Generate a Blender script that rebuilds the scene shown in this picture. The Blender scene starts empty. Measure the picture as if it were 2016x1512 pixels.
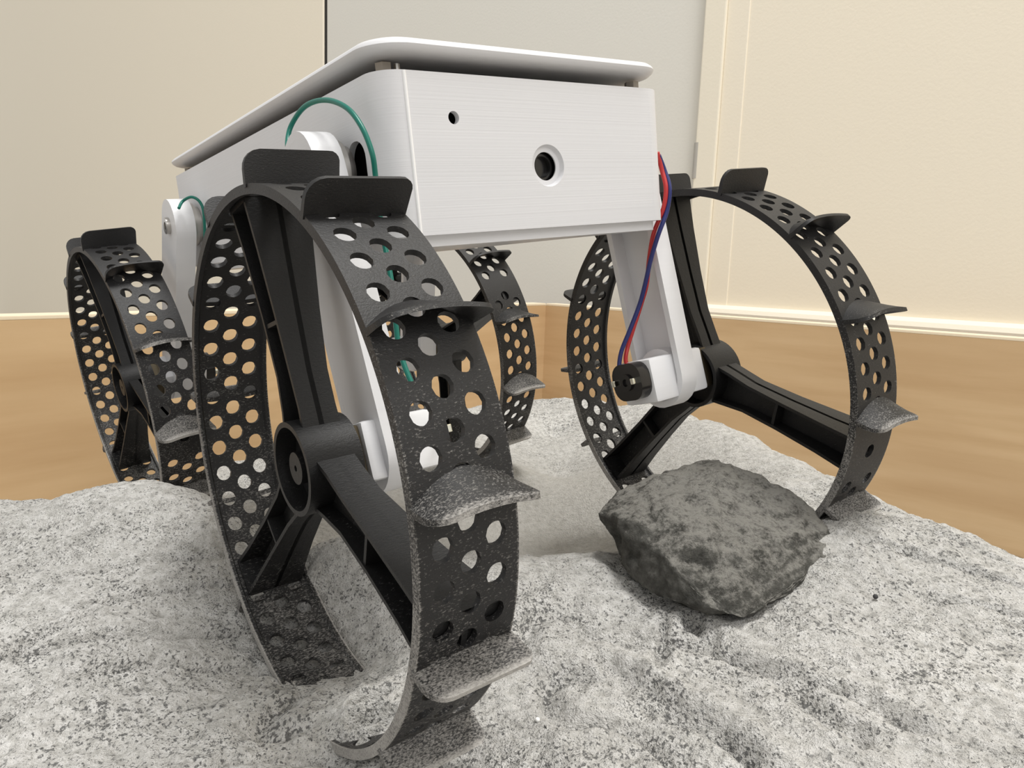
import bpy, bmesh, math, random
import numpy as np
from mathutils import Vector, Matrix, noise
random.seed(7)
C = bpy.context.scene.collection
PI = math.pi

# ---------------------------------------------------------------- camera
F = 1492.6; CX, CY = 1008.0, 756.0
MR = Matrix(((0.99929057, -0.03766119, 0.0), (0.00564201, 0.14970343, -0.98871485), (0.03723618, 0.98801342, 0.14980971)))
cd = bpy.data.cameras.new('camera'); cam = bpy.data.objects.new('camera', cd); C.objects.link(cam)
cam.matrix_world = MR.to_4x4(); cd.sensor_width = 36.0; cd.lens = F*36/2016; cd.clip_start = 0.005; cd.clip_end = 50
bpy.context.scene.camera = cam
# ---------------------------------------------------------------- world and lights
w = bpy.data.worlds.new('world'); bpy.context.scene.world = w; w.use_nodes = True
w.node_tree.nodes['Background'].inputs[0].default_value = (1.0, 0.985, 0.955, 1)
w.node_tree.nodes['Background'].inputs[1].default_value = 0.66
def area(name, loc, target, size, power, col):
    l = bpy.data.lights.new(name, 'AREA'); l.shape = 'SQUARE'; l.size = size; l.energy = power; l.color = col
    o = bpy.data.objects.new(name, l); C.objects.link(o); o.location = loc
    o.rotation_euler = (Vector(target)-Vector(loc)).to_track_quat('-Z', 'Y').to_euler(); return o
area('ceiling_panel_light', (0.30, 0.10, 1.9), (0.0, 0.25, 0), 0.5, 27.0, (1.0, 0.985, 0.96))
area('room_light', (0.9, -1.3, 1.2), (0.0, 0.25, 0), 0.9, 9.0, (1.0, 0.98, 0.97))
vs = bpy.context.scene.view_settings
vs.view_transform = 'Standard'; vs.look = 'None'; vs.gamma = 1; vs.use_curve_mapping = False; vs.exposure = 0.10

def pix(x, y, d):
    return MR @ Vector(((x-CX)/F*d, -(y-CY)/F*d, -d))
def pixz(x, y, z):
    v = pix(x, y, 1.0); return v*(z/v.z)

# ---------------------------------------------------------------- materials
def mat(name, col, rough=0.5, metal=0.0, spec=0.5):
    m = bpy.data.materials.new(name); m.use_nodes = True
    b = m.node_tree.nodes['Principled BSDF']
    b.inputs['Base Color'].default_value = (*col, 1); b.inputs['Roughness'].default_value = rough
    b.inputs['Metallic'].default_value = metal; b.inputs['Specular IOR Level'].default_value = spec
    return m, m.node_tree, b
def N(nt, t, **kw):
    n = nt.nodes.new(t)
    for k, v in kw.items():
        if k in n.inputs: n.inputs[k].default_value = v
        else: setattr(n, k, v)
    return n
def coords(nt, scale=(1, 1, 1), kind='Object', rot=(0, 0, 0)):
    tc = N(nt, 'ShaderNodeTexCoord'); mp = N(nt, 'ShaderNodeMapping')
    mp.inputs['Scale'].default_value = scale; mp.inputs['Rotation'].default_value = rot
    nt.links.new(tc.outputs[kind], mp.inputs['Vector']); return mp.outputs['Vector']
def noise_n(nt, vec, scale, detail=4, rough=0.5):
    n = N(nt, 'ShaderNodeTexNoise'); n.inputs['Scale'].default_value = scale
    n.inputs['Detail'].default_value = detail; n.inputs['Roughness'].default_value = rough
    nt.links.new(vec, n.inputs['Vector']); return n.outputs['Fac']
def ramp(nt, fac, stops, interp='LINEAR'):
    r = N(nt, 'ShaderNodeValToRGB'); r.color_ramp.interpolation = interp
    e = r.color_ramp.elements
    while len(e) < len(stops): e.new(0.5)
    for q, (p, c) in zip(e, stops):
        q.position = p; q.color = (*c, 1) if len(c) == 3 else c
    nt.links.new(fac, r.inputs['Fac']); return r.outputs['Color']
def mix(nt, fac, a, b, mode='MIX'):
    n = N(nt, 'ShaderNodeMix', data_type='RGBA', blend_type=mode)
    for s, v in ((0, fac), (6, a), (7, b)):
        if isinstance(v, (int, float)): n.inputs[s].default_value = v
        elif isinstance(v, tuple): n.inputs[s].default_value = (*v, 1)
        else: nt.links.new(v, n.inputs[s])
    return n.outputs[2]
def math_n(nt, op, a, b=0.0):
    n = N(nt, 'ShaderNodeMath', operation=op)
    for s, v in ((0, a), (1, b)):
        if isinstance(v, (int, float)): n.inputs[s].default_value = v
        else: nt.links.new(v, n.inputs[s])
    return n.outputs[0]
def bump(nt, b, h, strength, dist):
    n = N(nt, 'ShaderNodeBump'); n.inputs['Strength'].default_value = strength; n.inputs['Distance'].default_value = dist
    nt.links.new(h, n.inputs['Height']); nt.links.new(n.outputs[0], b.inputs['Normal'])

# painted wall
def wall_mat(name, col):
    m, nt, b = mat(name, col, 0.75, spec=0.25)
    v = coords(nt, kind='Object'); f = noise_n(nt, v, 420, 3)
    bump(nt, b, f, 0.12, 0.0008); return m
M_wall = wall_mat('cream_wall_paint', (0.87, 0.80, 0.665))
M_door = wall_mat('grey_door_paint', (0.74, 0.72, 0.66))
M_trim = wall_mat('pale_trim_paint', (0.85, 0.79, 0.66))
M_hinge, _, _ = mat('painted_hinge', (0.42, 0.40, 0.36), 0.5)
M_gap, _, _ = mat('dark_gap', (0.03, 0.028, 0.025), 0.9)
# wood
M_wood, nt, b = mat('maple_board', (0.5, 0.33, 0.19), 0.45, spec=0.3)
v = coords(nt, (5, 5, 55)); f = noise_n(nt, v, 1.2, 5, 0.55)
g = noise_n(nt, coords(nt, (2, 2, 9)), 2.5, 2)
c1 = ramp(nt, f, [(0.3, (0.56, 0.375, 0.20)), (0.55, (0.65, 0.46, 0.26)), (0.75, (0.70, 0.51, 0.30))])
c2 = mix(nt, ramp(nt, g, [(0.4, (0, 0, 0)), (0.75, (0.5, 0.5, 0.5))]), c1, (0.52, 0.34, 0.18))
nt.links.new(c2, b.inputs['Base Color'])
M_woodtop, _, _ = mat('lit_board_edge', (0.86, 0.74, 0.55), 0.5)  # paler than the boards: light from above put into the colour
# regolith
def sand_mat(name, tone=1.0, smooth=False):
    m, nt, b = mat(name, (0.6, 0.58, 0.53), 0.95, spec=0.1)
    v = coords(nt)
    big = noise_n(nt, v, 28, 4, 0.6); mid = noise_n(nt, v, 480, 4, 0.7); fine = noise_n(nt, v, 2200, 3, 0.75)
    base = ramp(nt, mid, [(0.30, (0.42*tone, 0.41*tone, 0.385*tone)), (0.46, (0.70*tone, 0.685*tone, 0.65*tone)), (0.62, (0.88*tone, 0.865*tone, 0.835*tone))])
    base = mix(nt, ramp(nt, big, [(0.38, (0.30,)*3), (0.62, (0, 0, 0))]), base, (0.48*tone, 0.47*tone, 0.445*tone))
    at = N(nt, 'ShaderNodeAttribute', attribute_name='compact_shade'); cmp_ = at.outputs['Fac']
    grv = N(nt, 'ShaderNodeAttribute', attribute_name='groove_shade').outputs['Fac']
    for sc_, th_, dk in ((1300, 0.785, 0.85), (2600, 0.80, 0.75), (620, 0.86, 0.65)):
        sp = noise_n(nt, coords(nt, (1, 0.8, 1), rot=(0.2, 0.1, 0.5)), sc_, 3, 0.65)
        dens = noise_n(nt, v, 45+sc_/40, 3)
        spm = math_n(nt, 'ADD', math_n(nt, 'ADD', sp, math_n(nt, 'MULTIPLY', dens, 0.38)), math_n(nt, 'MULTIPLY', cmp_, -0.12))
        spm = math_n(nt, 'ADD', spm, math_n(nt, 'MULTIPLY', grv, 0.045))  # extra dark grains in the grooves, also painting in their shade
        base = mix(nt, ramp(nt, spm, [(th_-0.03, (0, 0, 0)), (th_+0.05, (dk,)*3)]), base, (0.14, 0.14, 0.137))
    base = mix(nt, math_n(nt, 'MULTIPLY', cmp_, 0.65), base, (0.47, 0.45, 0.41))  # crater shade put into the colour of the smooth compacted sand
    nt.links.new(base, b.inputs['Base Color'])
    h = math_n(nt, 'ADD', math_n(nt, 'MULTIPLY', mid, 1.0), math_n(nt, 'MULTIPLY', fine, 0.45))
    bump(nt, b, h, 1.0, 0.0018)
    return m
M_sand = sand_mat('grey_regolith')
# black tpu with dust
R_, W_ = 0.05, 0.01616
def black_mat(name, dust, base=0.012, z0=-0.075, z1=-0.02, gain=0.16, edge='rim', edge_gain=1.0, sc=2400):
    m, nt, b = mat(name, (0.012, 0.012, 0.013), 0.5, spec=0.45)
    v = coords(nt, (1, 1, 1)); vs_ = coords(nt, (1, 1, 0.5))
    n1 = noise_n(nt, vs_, sc, 3, 0.75); n2 = noise_n(nt, v, 90, 3, 0.6)
    geo = N(nt, 'ShaderNodeNewGeometry'); sep = N(nt, 'ShaderNodeSeparateXYZ'); nt.links.new(geo.outputs['Position'], sep.inputs[0])
    mr = N(nt, 'ShaderNodeMapRange'); nt.links.new(sep.outputs['Z'], mr.inputs['Value'])
    mr.inputs['From Min'].default_value = z1; mr.inputs['From Max'].default_value = z0
    mr.inputs['To Min'].default_value = 0.0; mr.inputs['To Max'].default_value = gain
    t = math_n(nt, 'ADD', math_n(nt, 'ADD', math_n(nt, 'MULTIPLY', n1, 0.75), math_n(nt, 'MULTIPLY', n2, 0.25)), mr.outputs[0])
    tc = N(nt, 'ShaderNodeTexCoord'); so = N(nt, 'ShaderNodeSeparateXYZ'); nt.links.new(tc.outputs['Object'], so.inputs[0])
    er = N(nt, 'ShaderNodeMapRange')
    if edge == 'tip':
        nt.links.new(so.outputs['X'], er.inputs['Value']); e0, e1 = R_+0.0044, R_+0.0056
    else:
        nt.links.new(math_n(nt, 'ABSOLUTE', so.outputs['Z']), er.inputs['Value']); e0, e1 = W_/2-0.0004, W_/2-0.0001
    er.inputs['From Min'].default_value = e0; er.inputs['From Max'].default_value = e1
    t = math_n(nt, 'ADD', t, math_n(nt, 'MULTIPLY', math_n(nt, 'MULTIPLY', er.outputs[0], mr.outputs[0]), edge_gain))
    t = math_n(nt, 'ADD', t, dust)
    mask = ramp(nt, t, [(0.56, (0, 0, 0)), (0.72, (0.55,)*3), (0.9, (0.9,)*3)])
    col = mix(nt, mask, (base, base*0.97, base), (0.50, 0.48, 0.45))
    nt.links.new(col, b.inputs['Base Color'])
    rr = ramp(nt, t, [(0.5, (0.48,)*3), (0.7, (0.9,)*3)]); nt.links.new(rr, b.inputs['Roughness'])
    bump(nt, b, n1, 0.25, 0.0004)
    return m
M_black = black_mat('black_printed_rubber', -0.05, 0.013, -0.075, 0.0, 0.125, 'rim', 2.0, 3300)
M_cleat = black_mat('dusty_black_rubber', -0.075, 0.010, -0.05, 0.005, 0.21, 'tip', 1.1, 4200)
M_hub = black_mat('black_hub_plastic', -0.13, 0.006)
# white printed plastic with layer lines
def white_mat(name, col=(0.75, 0.752, 0.772), z=2600):
    m, nt, b = mat(name, col, 0.42, spec=0.4)
    v = coords(nt, (8, 8, z)); f = noise_n(nt, v, 1.0, 2)
    g = noise_n(nt, coords(nt, (6, 6, 120)), 1.0, 3)
    cc = ramp(nt, g, [(0.3, tuple(c*0.95 for c in col)), (0.7, col)])
    nt.links.new(cc, b.inputs['Base Color'])
    bump(nt, b, f, 0.12, 0.00025); return m
M_white = white_mat('white_printed_plastic')
M_white2 = white_mat('white_leg_plastic', (0.80, 0.80, 0.815), 900)
M_seam, _, _ = mat('seam_highlight_white', (0.95, 0.95, 0.95), 0.2, spec=0.8)  # whiter and glossier than the hull: corner highlight painted in
M_metal, _, _ = mat('brushed_steel', (0.55, 0.53, 0.50), 0.28, 1.0)
M_dark, _, _ = mat('black_motor_can', (0.012, 0.011, 0.011), 0.22, 0.0, 0.6)
M_lens, _, _ = mat('camera_glass', (0.004, 0.004, 0.004), 0.08, 0.0, 0.8)
M_gear, nt, b = mat('tarnished_brass_gearbox', (0.10, 0.08, 0.05), 0.45, 0.7)
M_nylon, _, _ = mat('nylon_spacer', (0.33, 0.29, 0.24), 0.5)
M_green, _, _ = mat('green_wire_insulation', (0.0, 0.155, 0.115), 0.35)
M_red, _, _ = mat('red_wire_insulation', (0.55, 0.035, 0.035), 0.4)
M_blue, _, _ = mat('blue_wire_insulation', (0.022, 0.03, 0.16), 0.4)
M_solder, _, _ = mat('solder', (0.9, 0.88, 0.75), 0.15, 1.0)

# ---------------------------------------------------------------- helpers
def link(name, bm, m, parent=None, smooth=None):
    me = bpy.data.meshes.new(name); bmesh.ops.recalc_face_normals(bm, faces=bm.faces); bm.to_mesh(me); bm.free()
    me.materials.append(m)
    if smooth is not None:
        for p in me.polygons: p.use_smooth = True
        me.set_sharp_from_angle(angle=math.radians(smooth))
    o = bpy.data.objects.new(name, me); C.objects.link(o)
    if parent: o.parent = parent
    return o
def tag(o, label=None, cat=None, group=None, kind=None):
    for k, v in (('label', label), ('category', cat), ('group', group), ('kind', kind)):
        if v: o[k] = v
    return o
def ngon_prism(bm, pts, z0, z1, M=None):
    """closed prism from 2D outline pts between z0 and z1, transformed by M"""
    M = M or Matrix()
    a = [bm.verts.new(M @ Vector((x, y, z0))) for x, y in pts]
    b_ = [bm.verts.new(M @ Vector((x, y, z1))) for x, y in pts]
    n = len(pts)
    bm.faces.new(a[::-1]); bm.faces.new(b_)
    for i in range(n): bm.faces.new((a[i], a[(i+1) % n], b_[(i+1) % n], b_[i]))
def ring_prism(bm, outer, inner, z0, z1, M=None):
    M = M or Matrix(); n = len(outer)
    V = [[bm.verts.new(M @ Vector((x, y, z))) for x, y in P] for P in (outer, inner) for z in (z0, z1)]
    o0, o1, i0, i1 = V
    for i in range(n):
        j = (i+1) % n
        bm.faces.new((o0[i], o0[j], o1[j], o1[i])); bm.faces.new((i0[j], i0[i], i1[i], i1[j]))
        bm.faces.new((o1[i], o1[j], i1[j], i1[i])); bm.faces.new((o0[j], o0[i], i0[i], i0[j]))
def circ(r, n=32, c=(0, 0), a0=0):
    return [(c[0]+r*math.cos(a0+2*PI*i/n), c[1]+r*math.sin(a0+2*PI*i/n)) for i in range(n)]
def rrect(x0, y0, x1, y1, r, n=8):
    out = []
    for cx, cy, a in ((x1-r, y1-r, 0), (x0+r, y1-r, 90), (x0+r, y0+r, 180), (x1-r, y0+r, 270)):
        for k in range(n+1):
            t = math.radians(a+90*k/n); out.append((cx+r*math.cos(t), cy+r*math.sin(t)))
    return out
def box(bm, lo, hi, M=None, bev=0.0):
    M = M or Matrix()
    t = bmesh.new(); bmesh.ops.create_cube(t, size=1)
    for v in t.verts: v.co = Vector([lo[i]+(v.co[i]+.5)*(hi[i]-lo[i]) for i in range(3)])
    if bev: bmesh.ops.bevel(t, geom=t.edges[:], offset=bev, segments=2, affect='EDGES', profile=0.6)
    for v in t.verts: v.co = M @ v.co
    me = bpy.data.meshes.new('t'); t.to_mesh(me); t.free(); bm.from_mesh(me); bpy.data.meshes.remove(me)
def tube(bm, pts, r, n=10, sub=8, close=True):
    P = [Vector(p) for p in pts]; Q = []
    for i in range(len(P)-1):
        p0 = P[max(i-1, 0)]; p1 = P[i]; p2 = P[i+1]; p3 = P[min(i+2, len(P)-1)]
        for k in range(sub):
            t = k/sub
            Q.append(0.5*((2*p1)+(-p0+p2)*t+(2*p0-5*p1+4*p2-p3)*t*t+(-p0+3*p1-3*p2+p3)*t**3))
    Q.append(P[-1]); rings = []; up = Vector((0.3, 0.2, 1))
    for i, q in enumerate(Q):
        d = (Q[min(i+1, len(Q)-1)]-Q[max(i-1, 0)]).normalized()
        s = d.cross(up).normalized(); u = s.cross(d); up = u
        rings.append([bm.verts.new(q+r*(math.cos(2*PI*k/n)*s+math.sin(2*PI*k/n)*u)) for k in range(n)])
    for a, b_ in zip(rings, rings[1:]):
        for k in range(n): bm.faces.new((a[k], a[(k+1) % n], b_[(k+1) % n], b_[k]))
    bm.faces.new(rings[0][::-1]); bm.faces.new(rings[-1])
def boolean(o, cutters, op='DIFFERENCE'):
    for c in cutters:
        md = o.modifiers.new('b', 'BOOLEAN'); md.object = c; md.operation = op; md.solver = 'EXACT'
    bpy.context.view_layer.update()
    me = bpy.data.meshes.new_from_object(o.evaluated_get(bpy.context.evaluated_depsgraph_get()))
    o.modifiers.clear(); old = o.data; o.data = me; bpy.data.meshes.remove(old)
    for c in cutters: bpy.data.objects.remove(c)

# ---------------------------------------------------------------- setting: sandbox walls, room wall, door, floor
ZT = pix(1075, 597, 0.74).z                  # top of the wooden boards
cor = pixz(1075, 597, ZT); lft = pixz(0, 622, ZT); rgt = pixz(2016, 666, ZT)
ZF = -0.19
def board(name, a, b_, side, parent):
    d = (b_-a); d.z = 0; L_ = d.length; d.normalize(); nrm = Vector((-d.y, d.x, 0))*side; th = 0.016
    M = Matrix(((d.x, nrm.x, 0, a.x), (d.y, nrm.y, 0, a.y), (0, 0, 1, 0), (0, 0, 0, 1)))
    bm = bmesh.new(); box(bm, (-0.0, 0, ZF+0.002), (L_, th, ZT-0.0022), M)
    o = link(name, bm, M_wood, parent)
    bm = bmesh.new(); box(bm, (0, 0, ZT-0.0022), (L_, th, ZT), M, 0.0005)
    e = link('lit_top_edge', bm, M_woodtop, o); return M  # thin top strip of the board, carrying the painted light
sb = bpy.data.objects.new('wooden_sandbox', None); C.objects.link(sb)
tag(sb, 'shallow light maple wooden box holding the grey regolith, against the cream wall', 'sandbox')
dl = (lft-cor).normalized(); dr = (rgt-cor).normalized()
board('board', cor+dl*0.0, lft+dl*0.35, -1, sb)
board('board', cor+dr*0.0, rgt+dr*0.30, 1, sb)
# room wall parallel to the right board
dirw = Vector((dr.x, dr.y, 0)).normalized(); nw = Vector((-dirw.y, dirw.x, 0))
if nw.y < 0: nw = -nw
wp = cor+nw*0.055
Mw = Matrix(((dirw.x, nw.x, 0, wp.x), (dirw.y, nw.y, 0, wp.y), (0, 0, 1, 0), (0, 0, 0, 1)))
def wx(px, py=300):
    v = pix(px, py, 1.0); t = (wp.dot(nw))/(v.dot(nw)); q = v*t; return (q-wp).dot(dirw), q.z
x_l = wx(637, 60)[0]; x_r = wx(1383, 150)[0]; x_r2 = wx(1420, 200)[0]; x_c = wx(1455, 300)[0]
HT = 1.3
def seg(name, x0, x1, y0, y1, z0, z1, m, bev=0.0):
    bm = bmesh.new(); box(bm, (x0, y0, z0), (x1, y1, z1), Mw, bev); o = link(name, bm, m); o['kind'] = 'structure'; return o
seg('wall_left', x_l-1.6, x_l-0.002, 0.0, 0.03, ZF, HT, M_wall)
seg('door_gap_1', x_l-0.002, x_l+0.002, 0.003, 0.03, ZF, HT, M_gap)  # flush dark strip standing for the open gap beside the door
seg('door_1', x_l+0.002, x_r, 0.004, 0.03, ZF, HT, M_door, 0.001)
seg('trim_2', x_r, x_r2, -0.004, 0.03, ZF, HT, M_trim, 0.0012)
seg('trim_3', x_r2, x_c, -0.001, 0.03, ZF, HT, M_wall, 0.0008)
seg('wall_right', x_c, x_c+1.4, 0.0, 0.03, ZF, HT, M_wall)
hz0, hz1 = wx(1372, 352)[1], wx(1372, 282)[1]; xh = wx(1373, 320)[0]
bm = bmesh.new(); ngon_prism(bm, circ(0.0035, 20, (xh, -0.001)), hz0, hz1, Mw); link('hinge', bm, M_hinge, bpy.data.objects['door_1'], 30)
zb = wx(1430, 605)[1]; zb2 = wx(2016, 638)[1]
bm = bmesh.new()
prof = [(0.0, ZF), (-0.012, ZF), (-0.012, ZT+0.0005), (-0.010, ZT+0.004), (-0.005, ZT+0.007), (-0.003, (zb+zb2)/2-0.001), (0.0, (zb+zb2)/2)]
A = [bm.verts.new(Mw @ Vector((x_r2, y, z))) for y, z in prof]; B2 = [bm.verts.new(Mw @ Vector((x_c+1.4, y, z))) for y, z in prof]
for i in range(len(prof)): j = (i+1) % len(prof); bm.faces.new((A[i], A[j], B2[j], B2[i]))
bm.faces.new(A); bm.faces.new(B2[::-1])
link('baseboard_right', bm, M_trim)['kind'] = 'structure'
bm = bmesh.new(); box(bm, (-2.2, -1.2, ZF-0.02), (2.2, 2.0, ZF)); M_floor, _, _ = mat('grey_floor', (0.45, 0.42, 0.38), 0.6)
link('floor', bm, M_floor)['kind'] = 'structure'

# ---------------------------------------------------------------- regolith surface
ctrl = [  # (pixel x, pixel y, depth): real positions of the surface, also hidden parts
 (0, 990, .22), (80, 992, .215), (200, 957, .21), (270, 946, .205), (340, 970, .20), (410, 1000, .195),
 (0, 1100, .18), (150, 1080, .18), (300, 1100, .178), (0, 1300, .142), (200, 1300, .145), (0, 1512, .12), (250, 1512, .122), (400, 1250, .162), (410, 1130, .180),
 (500, 1420, .137), (650, 1512, .124), (540, 1500, .124),
 (600, 1058, .180), (640, 1072, .178), (700, 1085, .178), (800, 1098, .178), (1022, 1107, .178), (1110, 1097, .182), (1200, 1083, .187),
 (1040, 1200, .16), (1050, 1300, .145), (1060, 1420, .130), (1080, 1512, .118), (1200, 1400, .130), (1300, 1512, .115),
 (1250, 1170, .165), (1330, 1200, .158), (1462, 1222, .150), (1600, 1140, .158), (1650, 1070, .166), (1500, 1350, .132),
 (1700, 1000, .178), (1800, 1120, .158), (2016, 1250, .138), (1700, 1400, .122), (2016, 1512, .108), (1700, 1512, .110),
 (1350, 820, .40), (1120, 800, .46), (1045, 796, .46), (1200, 799, .45), (1300, 812, .41), (1380, 828, .37), (1450, 852, .33), (1520, 880, .30), (1600, 917, .265), (1670, 953, .24), (1750, 992, .218), (1830, 1024, .202), (1900, 1055, .19), (2016, 1098, .176), (2200, 1160, .16),
 (1100, 860, .40), (1200, 880, .34), (1100, 950, .33), (1180, 960, .29), (1330, 900, .29), (1480, 950, .235), (1250, 840, .37),
 (450, 910, .37), (560, 890, .39), (700, 862, .42), (850, 828, .44), (950, 808, .46), (380, 950, .33), (650, 960, .32), (750, 1000, .27), (900, 950, .32),
]
pts = [pix(*c) for c in ctrl]
def below(px, py, d, dd, dz):   # ground falling away beyond a crest
    p = pix(px, py, d); q = pix(px, py, d+dd); return Vector((q.x, q.y, p.z-dz))
pts += [below(*c, .05, .055) for c in [(1120, 800, .46), (1200, 799, .45), (1300, 812, .41), (1380, 828, .37), (1450, 852, .33), (1520, 880, .30), (1600, 917, .265), (1670, 953, .24), (1750, 992, .218), (1830, 1024, .202), (1900, 1055, .19), (2016, 1098, .176), (2200, 1160, .16), (560, 890, .39), (700, 862, .42), (850, 828, .44), (950, 808, .46)]]
pts += [Vector(p) for p in [
 (-0.045, 0.215, -0.090), (0.0, 0.225, -0.094), (0.035, 0.225, -0.090), (0.02, 0.26, -0.094), (-0.02, 0.27, -0.094),  # crater floor
 (-0.0467, 0.145, -0.0848), (-0.030, 0.151, -0.0845), (-0.0405, 0.135, -0.0838), (-0.027, 0.140, -0.0836), (-0.036, 0.127, -0.0836), (-0.0213, 0.1255, -0.0800), (-0.0275, 0.1305, -0.0806), (-0.0285, 0.1190, -0.0864), (-0.0155, 0.1215, -0.0800),
 (-0.022, 0.110, -0.0862), (-0.010, 0.115, -0.0855), (0.0, 0.125, -0.0800), (-0.034, 0.118, -0.0850), # under front left wheel
 (-0.066, 0.166, -0.0765), (-0.058, 0.1535, -0.0825), (-0.053, 0.176, -0.079), (-0.0425, 0.1625, -0.0845), (-0.066, 0.180, -0.074),
 (-0.135, 0.268, -0.093), (-0.16, 0.26, -0.090), (-0.10, 0.25, -0.088), (-0.18, 0.33, -0.118), (-0.12, 0.33, -0.105), (-0.20, 0.27, -0.112), (-0.165, 0.285, -0.100), (-0.24, 0.26, -0.12),
 (-0.028, 0.325, -0.0815), (0.0, 0.305, -0.0785), (-0.06, 0.35, -0.086),
 (0.053, 0.21, -0.0755), (0.09, 0.2, -0.064), (0.075, 0.235, -0.070),
 (0.02, 0.62, -0.13), (0.18, 0.60, -0.155), (0.22, 0.50, -0.165), (0.27, 0.40, -0.172), (0.30, 0.32, -0.172), (0.40, 0.30, -0.172),
 (0.45, 0.5, -0.18), (-0.3, 0.36, -0.12), (-0.25, 0.1, -0.078), (0.25, 0.03, -0.076), (-0.1, 0.02, -0.085), (0.1, 0.02, -0.082),
 (-0.2, 0.21, -0.073), (0.0, 0.8, -0.14), (0.6, 0.3, -0.18), (-0.5, 0.3, -0.12)]]
Pn = np.array([tuple(p) for p in pts])
def U(r):
    return r  # linear kernel: follows sharp crests without overshoot
D = np.linalg.norm(Pn[:, None, :2]-Pn[None, :, :2], axis=2)
D = np.sqrt(D**2+0.006**2)
K = np.zeros((len(Pn)+3,)*2); K[:len(Pn), :len(Pn)] = D+np.eye(len(Pn))*-0.002
K[:len(Pn), len(Pn)] = 1; K[:len(Pn), len(Pn)+1:] = Pn[:, :2]; K[len(Pn):, :len(Pn)] = K[:len(Pn), len(Pn):].T
sol = np.linalg.solve(K, np.concatenate([Pn[:, 2], np.zeros(3)]))
def ground(X, Y):
    r = np.sqrt((X[..., None]-Pn[:, 0])**2+(Y[..., None]-Pn[:, 1])**2+0.006**2)
    return r@sol[:len(Pn)]+sol[len(Pn)]+sol[len(Pn)+1]*X+sol[len(Pn)+2]*Y
NX, NY = 700, 700
ys = 0.04*(0.70/0.04)**(np.linspace(0, 1, NY)**0.8); fx = np.linspace(-1, 1, NX)
Y = np.repeat(ys[:, None], NX, 1); X = fx[None, :]*(0.10+0.78*Y)
# keep inside the boards
def inside(X, Y, p, d, side):
    n = np.array([-d.y, d.x])*side
    return (X-p.x)*n[0]+(Y-p.y)*n[1]
Z = ground(X, Y)
def snap(X, Y, p, d, side):
    n = np.array([-d.y, d.x]); n = n/np.linalg.norm(n)*side
    s = (X-p.x)*n[0]+(Y-p.y)*n[1]; over = np.maximum(s+0.0006, 0)
    return X-over*n[0], Y-over*n[1]
for _ in range(2):
    X, Y = snap(X, Y, cor, dl, -1 if (Vector((0, 0.1, 0))-cor).dot(Vector((-dl.y, dl.x, 0))) > 0 else 1)
    X, Y = snap(X, Y, cor, dr, -1 if (Vector((0, 0.1, 0))-cor).dot(Vector((-dr.y, dr.x, 0))) > 0 else 1)
Z = ground(X, Y)
def hitg(px, py):
    v = pix(px, py, 1.0); d = np.arange(0.07, 0.4, 0.0005)
    g = ground(v.x*d, v.y*d); k = int(np.argmax(v.z*d < g)); return v.x*d[k], v.y*d[k]
grooves = [([(0, 1295), (60, 1255), (120, 1240), (170, 1215)], .0014, .0011), ([(0, 1142), (60, 1115), (120, 1092)], .0012, .0012),
 ([(1180, 1290), (1260, 1340), (1340, 1395), (1400, 1420), (1480, 1470)], .0016, .0015), ([(1360, 1225), (1420, 1285), (1520, 1330), (1620, 1410), (1700, 1450)], .0014, .0017),
 ([(1305, 1220), (1312, 1260), (1290, 1310)], .0013, .0010), ([(0, 1410), (40, 1390), (70, 1370)], .0015, .0013), ([(1560, 1350), (1700, 1370), (1800, 1430)], .0010, .0014),
 ([(150, 1075), (240, 1035)], .0008, .0012), ([(700, 1395), (760, 1370)], .0016, .0010), ([(690, 1430), (770, 1405)], .0016, .0009)]
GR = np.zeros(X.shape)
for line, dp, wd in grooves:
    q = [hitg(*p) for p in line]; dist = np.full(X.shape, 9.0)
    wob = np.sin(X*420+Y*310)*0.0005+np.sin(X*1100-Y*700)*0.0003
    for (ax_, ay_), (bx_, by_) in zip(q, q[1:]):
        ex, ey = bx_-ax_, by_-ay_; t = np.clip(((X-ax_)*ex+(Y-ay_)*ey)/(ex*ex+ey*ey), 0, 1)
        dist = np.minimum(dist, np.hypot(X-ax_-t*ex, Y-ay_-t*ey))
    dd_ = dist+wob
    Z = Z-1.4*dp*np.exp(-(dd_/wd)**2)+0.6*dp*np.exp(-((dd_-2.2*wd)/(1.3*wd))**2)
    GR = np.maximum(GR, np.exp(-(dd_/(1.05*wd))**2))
def crease(x, y):
    # raked ridges: lines running down to the right in the foreground right, to the upper right at left
    a = x*math.cos(0.9)+y*math.sin(0.9); bq = -x*math.sin(0.9)+y*math.cos(0.9)
    r1 = noise.noise(Vector((a*70, bq*16, 1.3)))
    a2 = x*math.cos(-0.9)+y*math.sin(-0.9); b3 = -x*math.sin(-0.9)+y*math.cos(-0.9)
    r2 = noise.noise(Vector((a2*70, b3*16, 4.3)))
    t = min(1, max(0, (x+0.02)/0.05))
    r = r1*t+r2*(1-t)
    return (1-abs(r)*2.6)
bm = bmesh.new(); G = []; SM = []; GV = []
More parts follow.
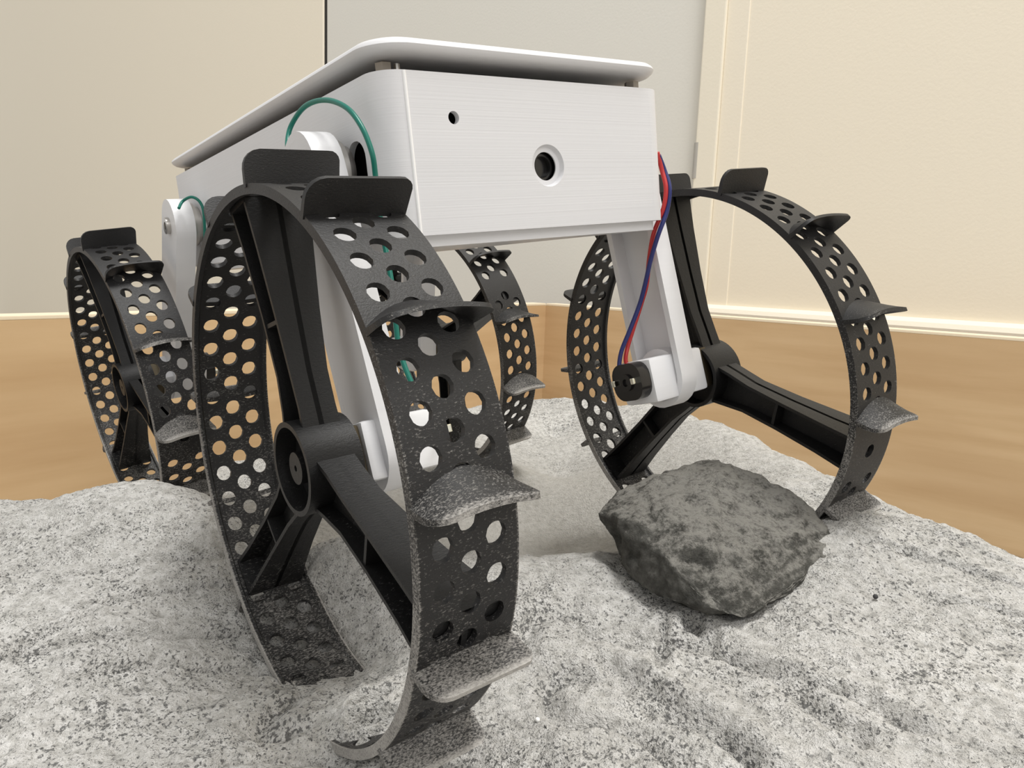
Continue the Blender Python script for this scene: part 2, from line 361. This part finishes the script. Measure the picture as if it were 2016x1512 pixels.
for i in range(NY):
    row = []
    for j in range(NX):
        x, y, z = X[i, j], Y[i, j], Z[i, j]
        n1 = noise.fractal(Vector((x*45, y*45, 0.3)), 1.0, 2.0, 4)
        n2 = noise.fractal(Vector((x*260, y*260, 2.3)), 0.8, 2.0, 3)
        cr = crease(x, y); near = max(0, min(1, (0.24-y)/0.08))
        # smooth crater wall
        sm = min(1, 1.5*math.exp(-(((x-0.0)/0.075)**2+((y-0.265)/0.062)**2)))
        n3 = noise.noise(Vector((x*620, y*620, 5.3)))
        gx = max(0, min(1, noise.noise(Vector((x*22, y*22, 9.1)))*2.2+0.55))
        z += (n1*0.0014+n2*0.0006+n3*0.00022)*(1-0.85*sm) - max(0, cr-0.72)*0.0105*near*gx
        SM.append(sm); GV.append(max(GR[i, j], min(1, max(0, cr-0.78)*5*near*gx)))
        row.append(bm.verts.new((x, y, z)))
    G.append(row)
for i in range(NY-1):
    for j in range(NX-1): bm.faces.new((G[i][j], G[i][j+1], G[i+1][j+1], G[i+1][j]))
sand = link('regolith', bm, M_sand)
if sand.data.polygons[100].normal.z < 0: sand.data.flip_normals()
for p in sand.data.polygons: p.use_smooth = True
att = sand.data.attributes.new('compact_shade', 'FLOAT', 'POINT'); att.data.foreach_set('value', SM)
att2 = sand.data.attributes.new('groove_shade', 'FLOAT', 'POINT'); att2.data.foreach_set('value', GV)
tag(sand, 'grey-white speckled powdery moon-like sand filling the wooden box', 'sand', kind='stuff')

# ---------------------------------------------------------------- rover
RB = Matrix(((0.79097244, -0.59929154, -0.12333794), (0.60143721, 0.79858265, -0.0232173), (0.11240947, -0.05581578, 0.9920931)))
BO = Vector((-0.02293699, 0.14534204, 0.00503446))
L, DP, H, RC = 0.07665, 0.1556, 0.03051, 0.0058
rover = bpy.data.objects.new('rover', None); C.objects.link(rover)
rover.matrix_world = Matrix.Translation(BO) @ RB.to_4x4()
tag(rover, 'small white four-wheeled rover with black perforated cleated wheels standing on the sand', 'rover')
RI = rover.matrix_world.inverted()
# hull
bm = bmesh.new(); ngon_prism(bm, rrect(0, 0, L, DP, RC, 10), 0, H)
hull = link('hull', bm, M_white, None)
cut = []
def cyl_cut(p, axis, r0, r1, depth, n=40):
    bm = bmesh.new(); bmesh.ops.create_cone(bm, cap_ends=True, segments=n, radius1=r0, radius2=r1, depth=depth)
    q = Vector((0, 0, 1)).rotation_difference(Vector(axis)).to_matrix().to_4x4()
    for v in bm.verts: v.co = Matrix.Translation(Vector(p)) @ q @ Matrix.Translation((0, 0, depth/2)) @ v.co
    return link('cutter', bm, M_white)
bm = bmesh.new(); ngon_prism(bm, rrect(.0014, .0014, L-.0014, DP-.0014, RC-.0014, 8), 0.0016, H+0.01); cut.append(link('cutter', bm, M_white))
cut.append(cyl_cut((0.0387, -0.0005, 0.0130), (0, 1, 0), 0.0046, 0.0040, 0.0016))
cut.append(cyl_cut((0.0387, 0.0005, 0.0130), (0, 1, 0), 0.0030, 0.0030, 0.0045))
cut.append(cyl_cut((0.0156, -0.001, 0.0222), (0, 1, 0), 0.00125, 0.00125, 0.006, 24))
for y in (0.0125, 0.136):
    for x0 in (-0.002, L-0.004):
        bm = bmesh.new(); ngon_prism(bm, rrect(y-0.004, 0.0065, y+0.004, 0.0195, 0.0038, 6), x0, x0+0.006, Matrix(((0, 0, 1, 0), (1, 0, 0, 0), (0, 1, 0, 0), (0, 0, 0, 1))))
        cut.append(link('cutter', bm, M_white))
boolean(hull, cut); hull.name = 'hull'; hull.parent = rover
for p in hull.data.polygons: p.use_smooth = True
hull.data.set_sharp_from_angle(angle=math.radians(25))
bm = bmesh.new(); ngon_prism(bm, rrect(.002, .002, L-.002, DP-.002, RC-.002, 8), -0.0022, 0.0)
link('bottom_plate', bm, M_white, rover, 25)
bm = bmesh.new(); box(bm, (.0030, .0034, .0035), (L-.0095, DP-.0095, H-.003), None, 0.001)
link('dark_filler', bm, M_dark, rover)  # unseen black filler, added so the hull openings look dark inside
bm = bmesh.new(); ngon_prism(bm, circ(0.0004, 8, (RC-0.0003, 0.00005)), 0.0001, H-0.0001)
tag(link('corner_seam', bm, M_seam, rover, 60), 'raised print seam down the front corner, whitened to carry its highlight')
# camera: dark barrel behind the round opening
bm = bmesh.new()
Mc = Matrix.Translation((0.0387, 0.0, 0.0130)) @ Matrix.Rotation(-PI/2, 4, 'X')
ring_prism(bm, circ(0.00285, 32), circ(0.0023, 32), 0.0022, 0.009, Mc)
camo = link('camera', bm, M_dark, rover, 30)
bm = bmesh.new(); bmesh.ops.create_uvsphere(bm, u_segments=24, v_segments=12, radius=0.0026)
for v in bm.verts: v.co = Mc @ Vector((v.co.x, v.co.y, v.co.z*0.4+0.0055))
tag(link('lens', bm, M_lens, camo, 60), 'black glass camera lens')
# lid with rounded rim
bm = bmesh.new()
layers = [(0.0040, 0.0008), (0.0014, 0.0009), (0.0004, 0.0012), (-0.0004, 0.0018), (-0.0007, 0.0024), (-0.0004, 0.0030), (0.0004, 0.0036), (0.0014, 0.0039), (0.0030, 0.0041)]
rings = []
for ins, z in layers:
    rings.append([bm.verts.new((x, y, H+0.0021+z)) for x, y in rrect(-0.0002+ins, -0.0006+ins, L-0.0006-ins, DP+0.0006-ins, 0.0075-ins, 10)])
for a, b_ in zip(rings, rings[1:]):
    for i in range(len(a)): bm.faces.new((a[i], a[(i+1) % len(a)], b_[(i+1) % len(a)], b_[i]))
bm.faces.new(rings[0][::-1]); bm.faces.new(rings[-1])
tag(link('lid', bm, M_white, rover, 50), 'flat white lid raised on spacers')
for x, y in ((0.0047, 0.0062), (L-0.0060, 0.0050), (0.0047, DP-0.0060), (L-0.0060, DP-0.006)):
    bm = bmesh.new(); ngon_prism(bm, circ(0.0017, 6), H-0.001, H+0.0024, Matrix.Translation((x, y, 0)))
    link('spacer', bm, M_nylon, rover)
    if x < 0.02:
        bm = bmesh.new(); ngon_prism(bm, circ(0.0006, 8), H-0.001, H+0.0023, Matrix.Translation((x+0.0024, y-0.001, 0))); link('screw', bm, M_metal, rover)

# wheels ------------------------------------------------------------------
R = 0.05; W = 0.01616
wheels = {
 'FL': ((-0.03512239, 0.13596927, -0.0367762), 0.65494, 0.09197, -1, 104, [90, 62.5, 35.5, 8, -20, -46.5]),
 'FR': ((0.05319741, 0.20925089, -0.02652698), 0.62417, 0.13620, 1, 106, [75, 49, 22.5, -3.5, -31, -59.5, -88.5, -117.5, -147.3, -174.8, -202.3, -229.8, -257.4]),
 'RL': ((-0.13507327, 0.26814687, -0.04602231), 0.70508, 0.16899, -1, 106, [109, 80.5, 53, 22.5, -8, -35]),
 'RR': ((-0.02864331, 0.32221816, -0.03269114), 0.67227, 0.15676, 1, 30, [74, 45.5, 16.75, -12]),
}
def full_list(a):
    a = list(a); rem = 13-len(a)
    if rem > 0:
        span = 360-(a[0]-a[-1]); st = span/(rem+1)
        base = a[-1]; a += [base-st*(k+1) for k in range(rem)]
    return a
def cleat_bm(curved):
    # plate across the band: z along the axle, x radial, y tangential; bowed root, flared tip at +z
    bm = bmesh.new(); nz, nr = 18, 6; h = 0.0062; th = 0.0011
    ra, rb = 0.0032, 0.0016
    def P(u, k, s):
        z0, z1 = -W/2-0.0002, W/2+0.0002+0.0005*(k/nr)
        z = (z0+z1)/2+(z1-z0)/2*u; da, db = z-z0, z1-z; top = h
        if da < ra: top = h-ra+math.sqrt(max(ra*ra-(ra-da)**2, 0))
        if db < rb: top = min(top, h-rb+math.sqrt(max(rb*rb-(rb-db)**2, 0)))
        r = top*k/nr; f = r/h
        if curved: y = (1-u*u)*(0.0028*(1-f)+0.0010)-0.0014*f
        else: y = (1-u*u)*0.0006*(1-f)
        return Vector((R-0.0006+r, y+s*th/2*(1-0.3*f), z))
    F = [[], []]
    for si, s in enumerate((-1, 1)):
        for i in range(nz+1):
            u = -math.cos(PI*i/nz); F[si].append([bm.verts.new(P(u, k, s)) for k in range(nr+1)])
    for si in (0, 1):
        for i in range(nz):
            for k in range(nr): bm.faces.new((F[si][i][k], F[si][i+1][k], F[si][i+1][k+1], F[si][i][k+1]))
    for i in range(nz):
        for k in (0, nr): bm.faces.new((F[0][i][k], F[0][i+1][k], F[1][i+1][k], F[1][i][k]))
    for i in (0, nz):
        for k in range(nr): bm.faces.new((F[0][i][k], F[0][i][k+1], F[1][i][k+1], F[1][i][k]))
    return bm
def spoke_bm():
    # H-section: web in the wheel's middle plane, two flanges; x = radial
    bm = bmesh.new(); rs = [0.0060, 0.0105, 0.017, 0.028, 0.040, 0.0493]
    prof = [(0.0052, 0.0036), (0.0047, 0.0034), (0.0038, 0.0035), (0.0037, 0.0042), (0.0039, 0.0052), (0.0043, 0.0062)]  # half in-plane width, half axial depth
    t = 0.0008
    def sweep(secs):
        prev = None
        for r, sec in zip(rs, secs):
            cur = [bm.verts.new((r, y, z)) for y, z in sec]
            if prev:
                n = len(cur)
                for i in range(n): bm.faces.new((prev[i], prev[(i+1) % n], cur[(i+1) % n], cur[i]))
            else: bm.faces.new(cur[::-1])
            prev = cur
        bm.faces.new(prev)
    for s in (-1, 1):
        sweep([[(s*a, -b_), (s*(a-t), -b_), (s*(a-t), b_), (s*a, b_)] for a, b_ in prof])
    sweep([[(-a, -t*0.6), (a, -t*0.6), (a, t*0.6), (-a, t*0.6)] for a, b_ in prof])
    for r, hh in ((0.0265, 0.0038),):
        box(bm, (r-.0004, -0.0036, -hh), (r+.0004, 0.0036, hh))
    box(bm, (0.0478, -0.0042, -0.0062), (0.0488, 0.0042, 0.0062))
    return bm
def hub_bm(side):
    bm = bmesh.new(); ro, ri = 0.0087, 0.0077
    ring_prism(bm, circ(ro, 48), circ(ri, 48), -0.0052, 0.0052)
    ngon_prism(bm, circ(ri+0.0003, 40), -0.0012, 0.0012)
    # shaft boss on the outer side with a bore
    z0, z1 = sorted((0.0, side*0.0044))
    ring_prism(bm, circ(0.0030, 28), circ(0.0006, 28), z0, z1)
    return bm
def rim_bm(cle, spokes, allholes=False):
    """perforated band: 3 staggered columns of round holes, 4 rows per cleat interval"""
    bm = bmesh.new(); T = 0.0010
    cle = sorted([c % 360 for c in cle]); n = len(cle)
    def ang(q):  # q in rows (4 per cleat) -> degrees
        q = q % (4*n); k = int(q//4); f = q/4-k
        a = cle[k]; b_ = cle[(k+1) % n]
        if b_ <= a: b_ += 360
        return a+(b_-a)*f
    rows = 4*n
    e = W/2-0.0013; cw = W*0.262
    cache = {}
    def vert(q, u, layer):
        a = ang(q); a = round(a % 360, 3); key = (a, round(u*1e6), layer)
        if key in cache: return cache[key]
        t = math.radians(a); r = R if layer == 0 else (R-T if layer == 1 else R-T-0.0007)
        cache[key] = bm.verts.new((r*math.sin(t), r*math.cos(t), u)); return cache[key]
    def near_spoke(q):
        a = ang(q)
        return min(abs((a-s+180) % 360-180) for s in spokes)
    def quad(a, b_, c, d, flip):
        vs_ = [a, b_, c, d]
        u_ = []
        for v in vs_:
            if v not in u_: u_.append(v)
        if len(u_) < 3: return
        if flip: u_ = u_[::-1]
        try: bm.faces.new(u_)
        except ValueError: pass
    rh = 0.00170; st = 2*PI*R/rows
    for col in (-1, 0, 1):
        for k in range(rows):
            qc = k+(0.5 if col else 0.0)+0.5
            uc = col*cw
            # boundary of cell: 16 points
            bd = []
            for i in range(4): bd.append((qc-0.5+i/4, uc-cw/2))
            for i in range(4): bd.append((qc+0.5, uc-cw/2+cw*i/4))
            for i in range(4): bd.append((qc+0.5-i/4, uc+cw/2))
            for i in range(4): bd.append((qc-0.5, uc+cw/2-cw*i/4))
            ns = near_spoke(qc)
            hole = True
            if ns < 5.2 and col != 0: hole = ns > 4.0
            if ns < 3.3 and col == 0: hole = True
            if ns < 8 and col == 0 and ns > 3.3: hole = False
            if hole or allholes:
                loc = []
                dq = rh/st
                for i in range(16):
                    bx, by = (bd[i][0]-qc), (bd[i][1]-uc)/st
                    a = math.atan2(by, bx); loc.append((qc+dq*math.cos(a), uc+rh*math.sin(a)))
                Hv = []
                for layer in (0, 1):
                    vb = [vert(q, u, layer) for q, u in bd]; vh = []
                    for q, u in loc:
                        a = math.radians(ang(q)); r = R if layer == 0 else R-T
                        vh.append(bm.verts.new((r*math.sin(a), r*math.cos(a), u)))
                    for i in range(16): quad(vb[i], vb[(i+1) % 16], vh[(i+1) % 16], vh[i], layer == 1)
                    Hv.append(vh)
                for i in range(16): quad(Hv[0][i], Hv[0][(i+1) % 16], Hv[1][(i+1) % 16], Hv[1][i], False)
            else:
                for layer in (0, 1):
                    vb = [vert(q, u, layer) for q, u in bd]
                    a = math.radians(ang(qc)); r = R if layer == 0 else R-T
                    cv = bm.verts.new((r*math.sin(a), r*math.cos(a), uc))
                    for i in range(16): quad(vb[i], vb[(i+1) % 16], cv, cv, layer == 1)
    # thicker edge lips
    for s in (-1, 1):
        for k in range(rows*4):
            q0, q1 = k/4, (k+1)/4
            jit0 = s*W/2; jit1 = jit0
            g0, g1 = vert(q0, s*cw*1.5, 0), vert(q1, s*cw*1.5, 0); h0, h1 = vert(q0, s*cw*1.5, 1), vert(q1, s*cw*1.5, 1)
            a0, a1 = vert(q0, s*e, 0), vert(q1, s*e, 0); b0, b1 = vert(q0, s*W/2, 0), vert(q1, s*W/2, 0)
            c0, c1 = vert(q0, s*W/2, 2), vert(q1, s*W/2, 2); d0, d1 = vert(q0, s*(W/2-0.0009), 2), vert(q1, s*(W/2-0.0009), 2)
            f0, f1 = vert(q0, s*e, 1), vert(q1, s*e, 1)
            quad(g0, g1, a1, a0, s > 0); quad(h0, h1, f1, f0, s < 0)
            quad(a0, a1, b1, b0, s > 0); quad(b0, b1, c1, c0, s > 0); quad(c0, c1, d1, d0, s > 0); quad(d0, d1, f1, f0, s > 0)
    return bm
cl_me = {}
for s in (-1, 1):
    o = link('cleat', cleat_bm(s > 0), M_cleat, None, 35); cl_me[s] = o.data; bpy.data.objects.remove(o)
o = link('spoke', spoke_bm(), M_hub, None, 20); sp_me = o.data; bpy.data.objects.remove(o)
wl = {'FL': 'front wheel nearest the camera, dusty and dug into the sand', 'FR': 'front wheel behind the dark rock',
      'RL': 'rear wheel beside the left board', 'RR': 'rear wheel seen below the hull'}
WM = {}
for key, (c, az, el, side, sp0, cle) in wheels.items():
    ax = Vector((math.cos(az)*math.cos(el), math.sin(az)*math.cos(el), math.sin(el)))
    fw = ax.cross(Vector((0, 0, 1))).normalized(); up = fw.cross(ax)
    if up.z < 0: up = -up
    if fw.dot(-Vector(c)) < 0: fw = -fw
    M = Matrix(((up.x, fw.x, ax.x, c[0]), (up.y, fw.y, ax.y, c[1]), (up.z, fw.z, ax.z, c[2]), (0, 0, 0, 1)))
    WM[key] = M
    cle = full_list(cle); spokes = [sp0, sp0-120, sp0+120]
    wh = link('wheel', rim_bm(cle, spokes, key == 'FL'), M_black, rover, 28)
    wh.matrix_parent_inverse = Matrix(); wh.matrix_local = RI @ M
    tag(wh, wl[key])
    for a in cle:
        t = math.radians(a); o = bpy.data.objects.new('cleat', cl_me[1 if -15 < ((a+180) % 360-180) < 55 else -1]); C.objects.link(o); o.parent = wh
        # local frame: radial x, tangential y, axle z ; wheel local = (r sin t, r cos t, w)
        rad = Vector((math.sin(t), math.cos(t), 0)); tan = Vector((math.cos(t), -math.sin(t), 0))
        o.matrix_local = Matrix(((rad.x, tan.x, 0, 0), (rad.y, tan.y, 0, 0), (0, 0, 1, 0), (0, 0, 0, 1)))
    for a in spokes:
        t = math.radians(a); o = bpy.data.objects.new('spoke', sp_me); C.objects.link(o); o.parent = wh
        rad = Vector((math.sin(t), math.cos(t), 0)); tan = Vector((math.cos(t), -math.sin(t), 0))
        o.matrix_local = Matrix(((rad.x, tan.x, 0, 0), (rad.y, tan.y, 0, 0), (0, 0, 1, 0), (0, 0, 0, 1)))
    link('hub', hub_bm(side), M_hub, wh, 35)

# legs ----------------------------------------------------------------------
def stadium(p, q, r, n=14):
    p = Vector(p); q = Vector(q); d = (q-p).normalized(); a = math.atan2(d.y, d.x); out = []
    for k in range(n+1): t = a-PI/2+PI*k/n; out.append((q.x+r*math.cos(t), q.y+r*math.sin(t)))
    for k in range(n+1): t = a+PI/2+PI*k/n; out.append((p.x+r*math.cos(t), p.y+r*math.sin(t)))
    return out
piv = {'FL': (0.0185, 0.0140), 'FR': (0.0185, 0.0135), 'RL': (0.1320, 0.0130), 'RR': (0.1320, 0.0130)}
def tubes(name, pts, r, m, parent, sub=8):
    bm = bmesh.new(); tube(bm, pts, r, 10, sub); return link(name, bm, m, parent, 60)
for key in ('FL', 'FR', 'RL', 'RR'):
    side = wheels[key][3]; Wl = RI @ WM[key]; cx = Wl.translation; axd = (Wl.to_3x3() @ Vector((0, 0, 1)))*side  # outboard
    x0 = 0.0 if side < 0 else L
    def X_(u): return x0+side*u
    # axle point at leg mid
    u0, u1, dz = {'FL': (0.0036, 0.0098, 0), 'FR': (0.0006, 0.0062, 0.0020)}.get(key, (0.0030, 0.0090, 0))
    um = (u0+u1)/2; tt = (X_(um)-cx.x)/axd.x; ap = cx+axd*tt+Vector((0, 0, dz))
    py, pz = piv[key]; q = (ap.y, ap.z)
    # leg frame: (y,z,u) -> body
    Ml = Matrix(((0, 0, side, x0), (1, 0, 0, 0), (0, 1, 0, 0), (0, 0, 0, 1)))
    bm = bmesh.new(); RL_ = 0.0082
    out = stadium((py, pz), q, RL_); inn = stadium((py, pz), q, RL_-0.0017)
    ring_prism(bm, out, inn, u0, u1, Ml)
    ngon_prism(bm, stadium((py, pz), q, RL_-0.0015), u1-0.0015, u1-0.00001, Ml)
    ngon_prism(bm, circ(0.0075, 32, q), u0+0.0006, u1-0.0012, Ml)
    ngon_prism(bm, circ(0.0060, 32, (py, pz)), u0, u1-0.0012, Ml)
    leg = link('leg', bm, M_white2, rover, 35)
    # pivot hardware
    bm = bmesh.new(); ngon_prism(bm, circ(0.0068, 36, (py, pz)), u0*0.5, u0-0.0001, Ml); link('washer', bm, M_metal, leg, 40)
    bm = bmesh.new(); ngon_prism(bm, circ(0.0056, 36, (py, pz)), 0.0001, u0*0.5, Ml); link('washer', bm, M_metal, leg, 40)
    bm = bmesh.new(); ring_prism(bm, circ(0.0026, 24, (py, pz)), circ(0.0012, 24, (py, pz)), u1, u1+0.0012, Ml)
    ngon_prism(bm, circ(0.0014, 6, (py, pz)), u1, u1+0.0005, Ml)
    tag(link('bolt', bm, M_metal, leg, 30), 'steel button head bolt in the leg pivot')
    # motor housing along the axle, tilted with the leg
    d = Vector((q[0]-py, q[1]-pz)).normalized(); zz = Vector((0, -d.x, -d.y))
    xx = axd; yy = zz.cross(xx).normalized(); zz = xx.cross(yy).normalized()
    Mh = Matrix(((xx.x, yy.x, zz.x, ap.x), (xx.y, yy.y, zz.y, ap.y), (xx.z, yy.z, zz.z, ap.z), (0, 0, 0, 1)))
    hi, ho = (-0.0105, 0.0088) if key == 'FR' else (-0.0088, 0.0062)
    bm = bmesh.new(); box(bm, (hi, -0.0060, -0.0057), (ho, 0.0060, 0.0057), Mh, 0.0010)
    link('motor_housing', bm, M_white2, leg, 35)
    bm = bmesh.new(); box(bm, (ho, -0.0051, -0.0053), (ho+0.0032, 0.0051, 0.0053), Mh, 0.0006)
    tag(link('gearbox', bm, M_gear, leg, 35), 'tarnished metal gearbox between housing and hub')
    rot = Matrix(((0, 0, 1, 0), (1, 0, 0, 0), (0, 1, 0, 0), (0, 0, 0, 1)))
    bm = bmesh.new(); ngon_prism(bm, rrect(-0.0053, -0.0048, 0.0053, 0.0048, 0.0036, 5), hi-0.0034, hi, Mh @ Matrix.Translation((0, 0, 0.0008)) @ rot)
    mo = link('motor', bm, M_dark, leg, 35); tag(mo, 'black end of the gear motor with solder tabs')
    bm = bmesh.new()
    ring_prism(bm, circ(0.0022, 20), circ(0.0010, 20), hi-0.0040, hi-0.0033, Mh @ Matrix.Translation((0, 0, 0.0008)) @ rot)
    link('bearing_cap', bm, M_metal if key == 'XX' else M_dark, mo, 35)
    for sy in (-0.0036, 0.0036):
        bm = bmesh.new(); box(bm, (hi-0.0050, sy-0.0006, 0.0002), (hi-0.0033, sy+0.0006, 0.0018), Mh, 0.0002); link('solder_tab', bm, M_solder, mo)
    bm = bmesh.new(); ngon_prism(bm, circ(0.0011, 16), 0.0085, 0.0125, Mh @ rot); link('axle', bm, M_metal, leg, 30)

# wires (body frame), positions found on the photo
def bpix(px, py, x):   # point on the plane body-x = x seen at a pixel
    d = RB.transposed() @ pix(px, py, 1.0); c = RB.transposed() @ (-BO); t = (x-c.x)/d.x; return c+d*t
gp = [(572, 300, -.009), (566, 283, -.0085), (573, 248, -.0068), (600, 210, -.0058), (640, 197, -.0050), (682, 212, -.0045), (712, 250, -.0040), (732, 300, -.0035), (739, 345, -.0030), (744, 400, -.0028), (757, 480, -.003), (773, 570, -.0035), (787, 690, -.0042), (825, 780, -.0035), (868, 812, .0010), (862, 838, .0045)]
tag(tubes('motor_wire', [bpix(*g) for g in gp], 0.00052, M_green, rover), 'green wire looping over the front left leg pivot')
gp = [(352, 410, -.008), (360, 396, -.006), (378, 388, -.004), (395, 400, -.002), (402, 430, -.0015), (404, 520, -.0015)]
tag(tubes('motor_wire', [bpix(*g) for g in gp], 0.00045, M_green, rover), 'green wire looping over the rear left leg pivot')
rp = [(1294, 300, L-.0005), (1303, 335, L+.001), (1311, 370, L+.001), (1306, 410, L+.0005), (1287, 460, L-.0006), (1278, 510, L-.0004), (1273, 560, L-.0004), (1262, 600, L-.0002), (1246, 650, L-.002), (1234, 690, L-.0040), (1233, 715, L-.006), (1249, 739, L-.0077)]
tag(tubes('motor_wire', [bpix(*g) for g in rp], 0.00058, M_red, rover), 'red wire running down the front right leg')
bp = [(1297, 306, L-.0), (1308, 335, L+.002), (1318, 370, L+.002), (1313, 415, L+.0012), (1296, 462, L-.0012), (1281, 512, L-.0016), (1270, 560, L-.0018), (1259, 600, L-.002), (1240, 650, L-.0042), (1224, 690, L-.0060), (1219, 720, L-.0072), (1221, 744, L-.0080)]
tag(tubes('motor_wire', [bpix(*g) for g in bp], 0.00058, M_blue, rover), 'blue wire twisted with the red one down the leg')

# ---------------------------------------------------------------- rock
rock_pts = [  # silhouette and interior ridge points (pixel, depth)
 (1173, 1008, .182), (1200, 977, .190), (1290, 926, .196), (1352, 910, .198), (1400, 903, .196), (1440, 905, .190), (1480, 934, .184), (1535, 985, .178), (1606, 1000, .178),
 (1654, 1062, .171), (1648, 1084, .166), (1604, 1134, .160), (1462, 1224, .146), (1400, 1197, .149), (1320, 1187, .155), (1262, 1162, .162), (1208, 1112, .172),
 (1215, 1040, .170), (1262, 1012, .167), (1310, 1000, .166), (1400, 962, .174), (1300, 1090, .158), (1455, 1075, .157), (1560, 1060, .163), (1330, 1150, .1555)]
bm = bmesh.new()
wc = Vector(wheels['FR'][0]); wa = WM['FR'].to_3x3() @ Vector((0, 0, 1))
def clear(p):   # keep the stone on the inboard side of the wheel
    lim = -0.0090; sd = (p-wc).dot(wa)
    return p if sd < lim else p*((lim+wc.dot(wa))/p.dot(wa))
for x, y, d in rock_pts: bm.verts.new(clear(pix(x, y, d)))
for x, y, d in [(1250, 1000, .215), (1400, 960, .225), (1550, 1040, .205), (1300, 1120, .205), (1480, 1140, .19), (1560, 1150, .178), (1400, 1180, .175)]:
    bm.verts.new(clear(pix(x, y, d)))
bmesh.ops.convex_hull(bm, input=bm.verts)
for g in [v for v in bm.verts if not v.link_faces]: bm.verts.remove(g)
bmesh.ops.triangulate(bm, faces=bm.faces)
for _ in range(4):
    bmesh.ops.subdivide_edges(bm, edges=[e_ for e_ in bm.edges if e_.calc_length() > 0.0009], cuts=1, use_grid_fill=True)
    bmesh.ops.triangulate(bm, faces=bm.faces)
    if _ < 2: bmesh.ops.smooth_vert(bm, verts=bm.verts, factor=0.12, use_axis_x=True, use_axis_y=True, use_axis_z=True)
bm.normal_update()
notch = pix(1196, 1068, .174); nin = pix(1240, 1050, .18)
for v in bm.verts:
    p = v.co.copy(); n = v.normal.copy()
    a = noise.fractal(p*150, 0.75, 2.1, 6)*0.0009
    # fractured steps
    s = p.dot(Vector((0.35, 0.25, 0.9)))*210+noise.noise(p*60)*1.6
    st = (s-math.floor(s)); a += (0.5-st)*0.0003*min(1, 4*min(st, 1-st))
    cellv = noise.voronoi(p*95)[0]; a += min(cellv[1]-cellv[0], 0.35)*0.0022-0.0005; a += noise.fractal(p*420, 0.8, 2.1, 3)*0.00025
    k = math.exp(-((p-notch).length/0.0050)**2)
    v.co = p+n*a+(nin-notch).normalized()*k*0.0042
M_rock, nt, b = mat('dark_basalt', (0.12, 0.115, 0.1), 0.85, spec=0.35)
v_ = coords(nt); f = noise_n(nt, v_, 230, 8, 0.75); f2 = noise_n(nt, v_, 900, 4, 0.8); geo = N(nt, 'ShaderNodeNewGeometry')
sep = N(nt, 'ShaderNodeSeparateXYZ'); nt.links.new(geo.outputs['Normal'], sep.inputs[0])
dust = math_n(nt, 'ADD', math_n(nt, 'MULTIPLY', sep.outputs['Z'], 0.36), math_n(nt, 'ADD', math_n(nt, 'MULTIPLY', f, 0.5), math_n(nt, 'MULTIPLY', f2, 0.5)))
c0 = ramp(nt, f, [(0.3, (0.045, 0.044, 0.038)), (0.5, (0.125, 0.122, 0.108)), (0.7, (0.26, 0.255, 0.23))])
nt.links.new(mix(nt, ramp(nt, dust, [(0.71, (0, 0, 0)), (0.86, (0.9,)*3)]), c0, (0.44, 0.425, 0.385)), b.inputs['Base Color'])
bump(nt, b, math_n(nt, 'ADD', f, math_n(nt, 'MULTIPLY', f2, 0.35)), 1.0, 0.0032)
rk = link('rock', bm, M_rock, None, 55)
tag(rk, 'dark grey angular basalt rock with pale dust on top, in front of the rover wheel', 'rock')
def pebble(px, py, r, m, label, cat, name):
    v = pix(px, py, 1.0); best = None
    for k in range(4000):
        d = 0.08+k*0.0001; q = v*d
        if q.z < float(ground(np.array([q.x]), np.array([q.y]))[0]): best = q; break
    bm = bmesh.new(); bmesh.ops.create_icosphere(bm, subdivisions=3, radius=r)
    for w_ in bm.verts: w_.co = w_.co*(1+0.12*noise.noise(w_.co*900))
    o = link(name, bm, m, None, 60); o.location = best+Vector((0, 0, r*0.75)); tag(o, label, cat)
M_bead, _, _ = mat('white_bead', (0.95, 0.95, 0.93), 0.4); M_speck, _, _ = mat('dark_pebble', (0.05, 0.05, 0.05), 0.8)
pebble(1058, 1420, 0.00042, M_bead, 'tiny white round bead on the sand in the foreground', 'bead', 'bead')
pebble(1723, 1178, 0.00050, M_speck, 'tiny black pebble on the sand right of the rock', 'pebble', 'pebble')
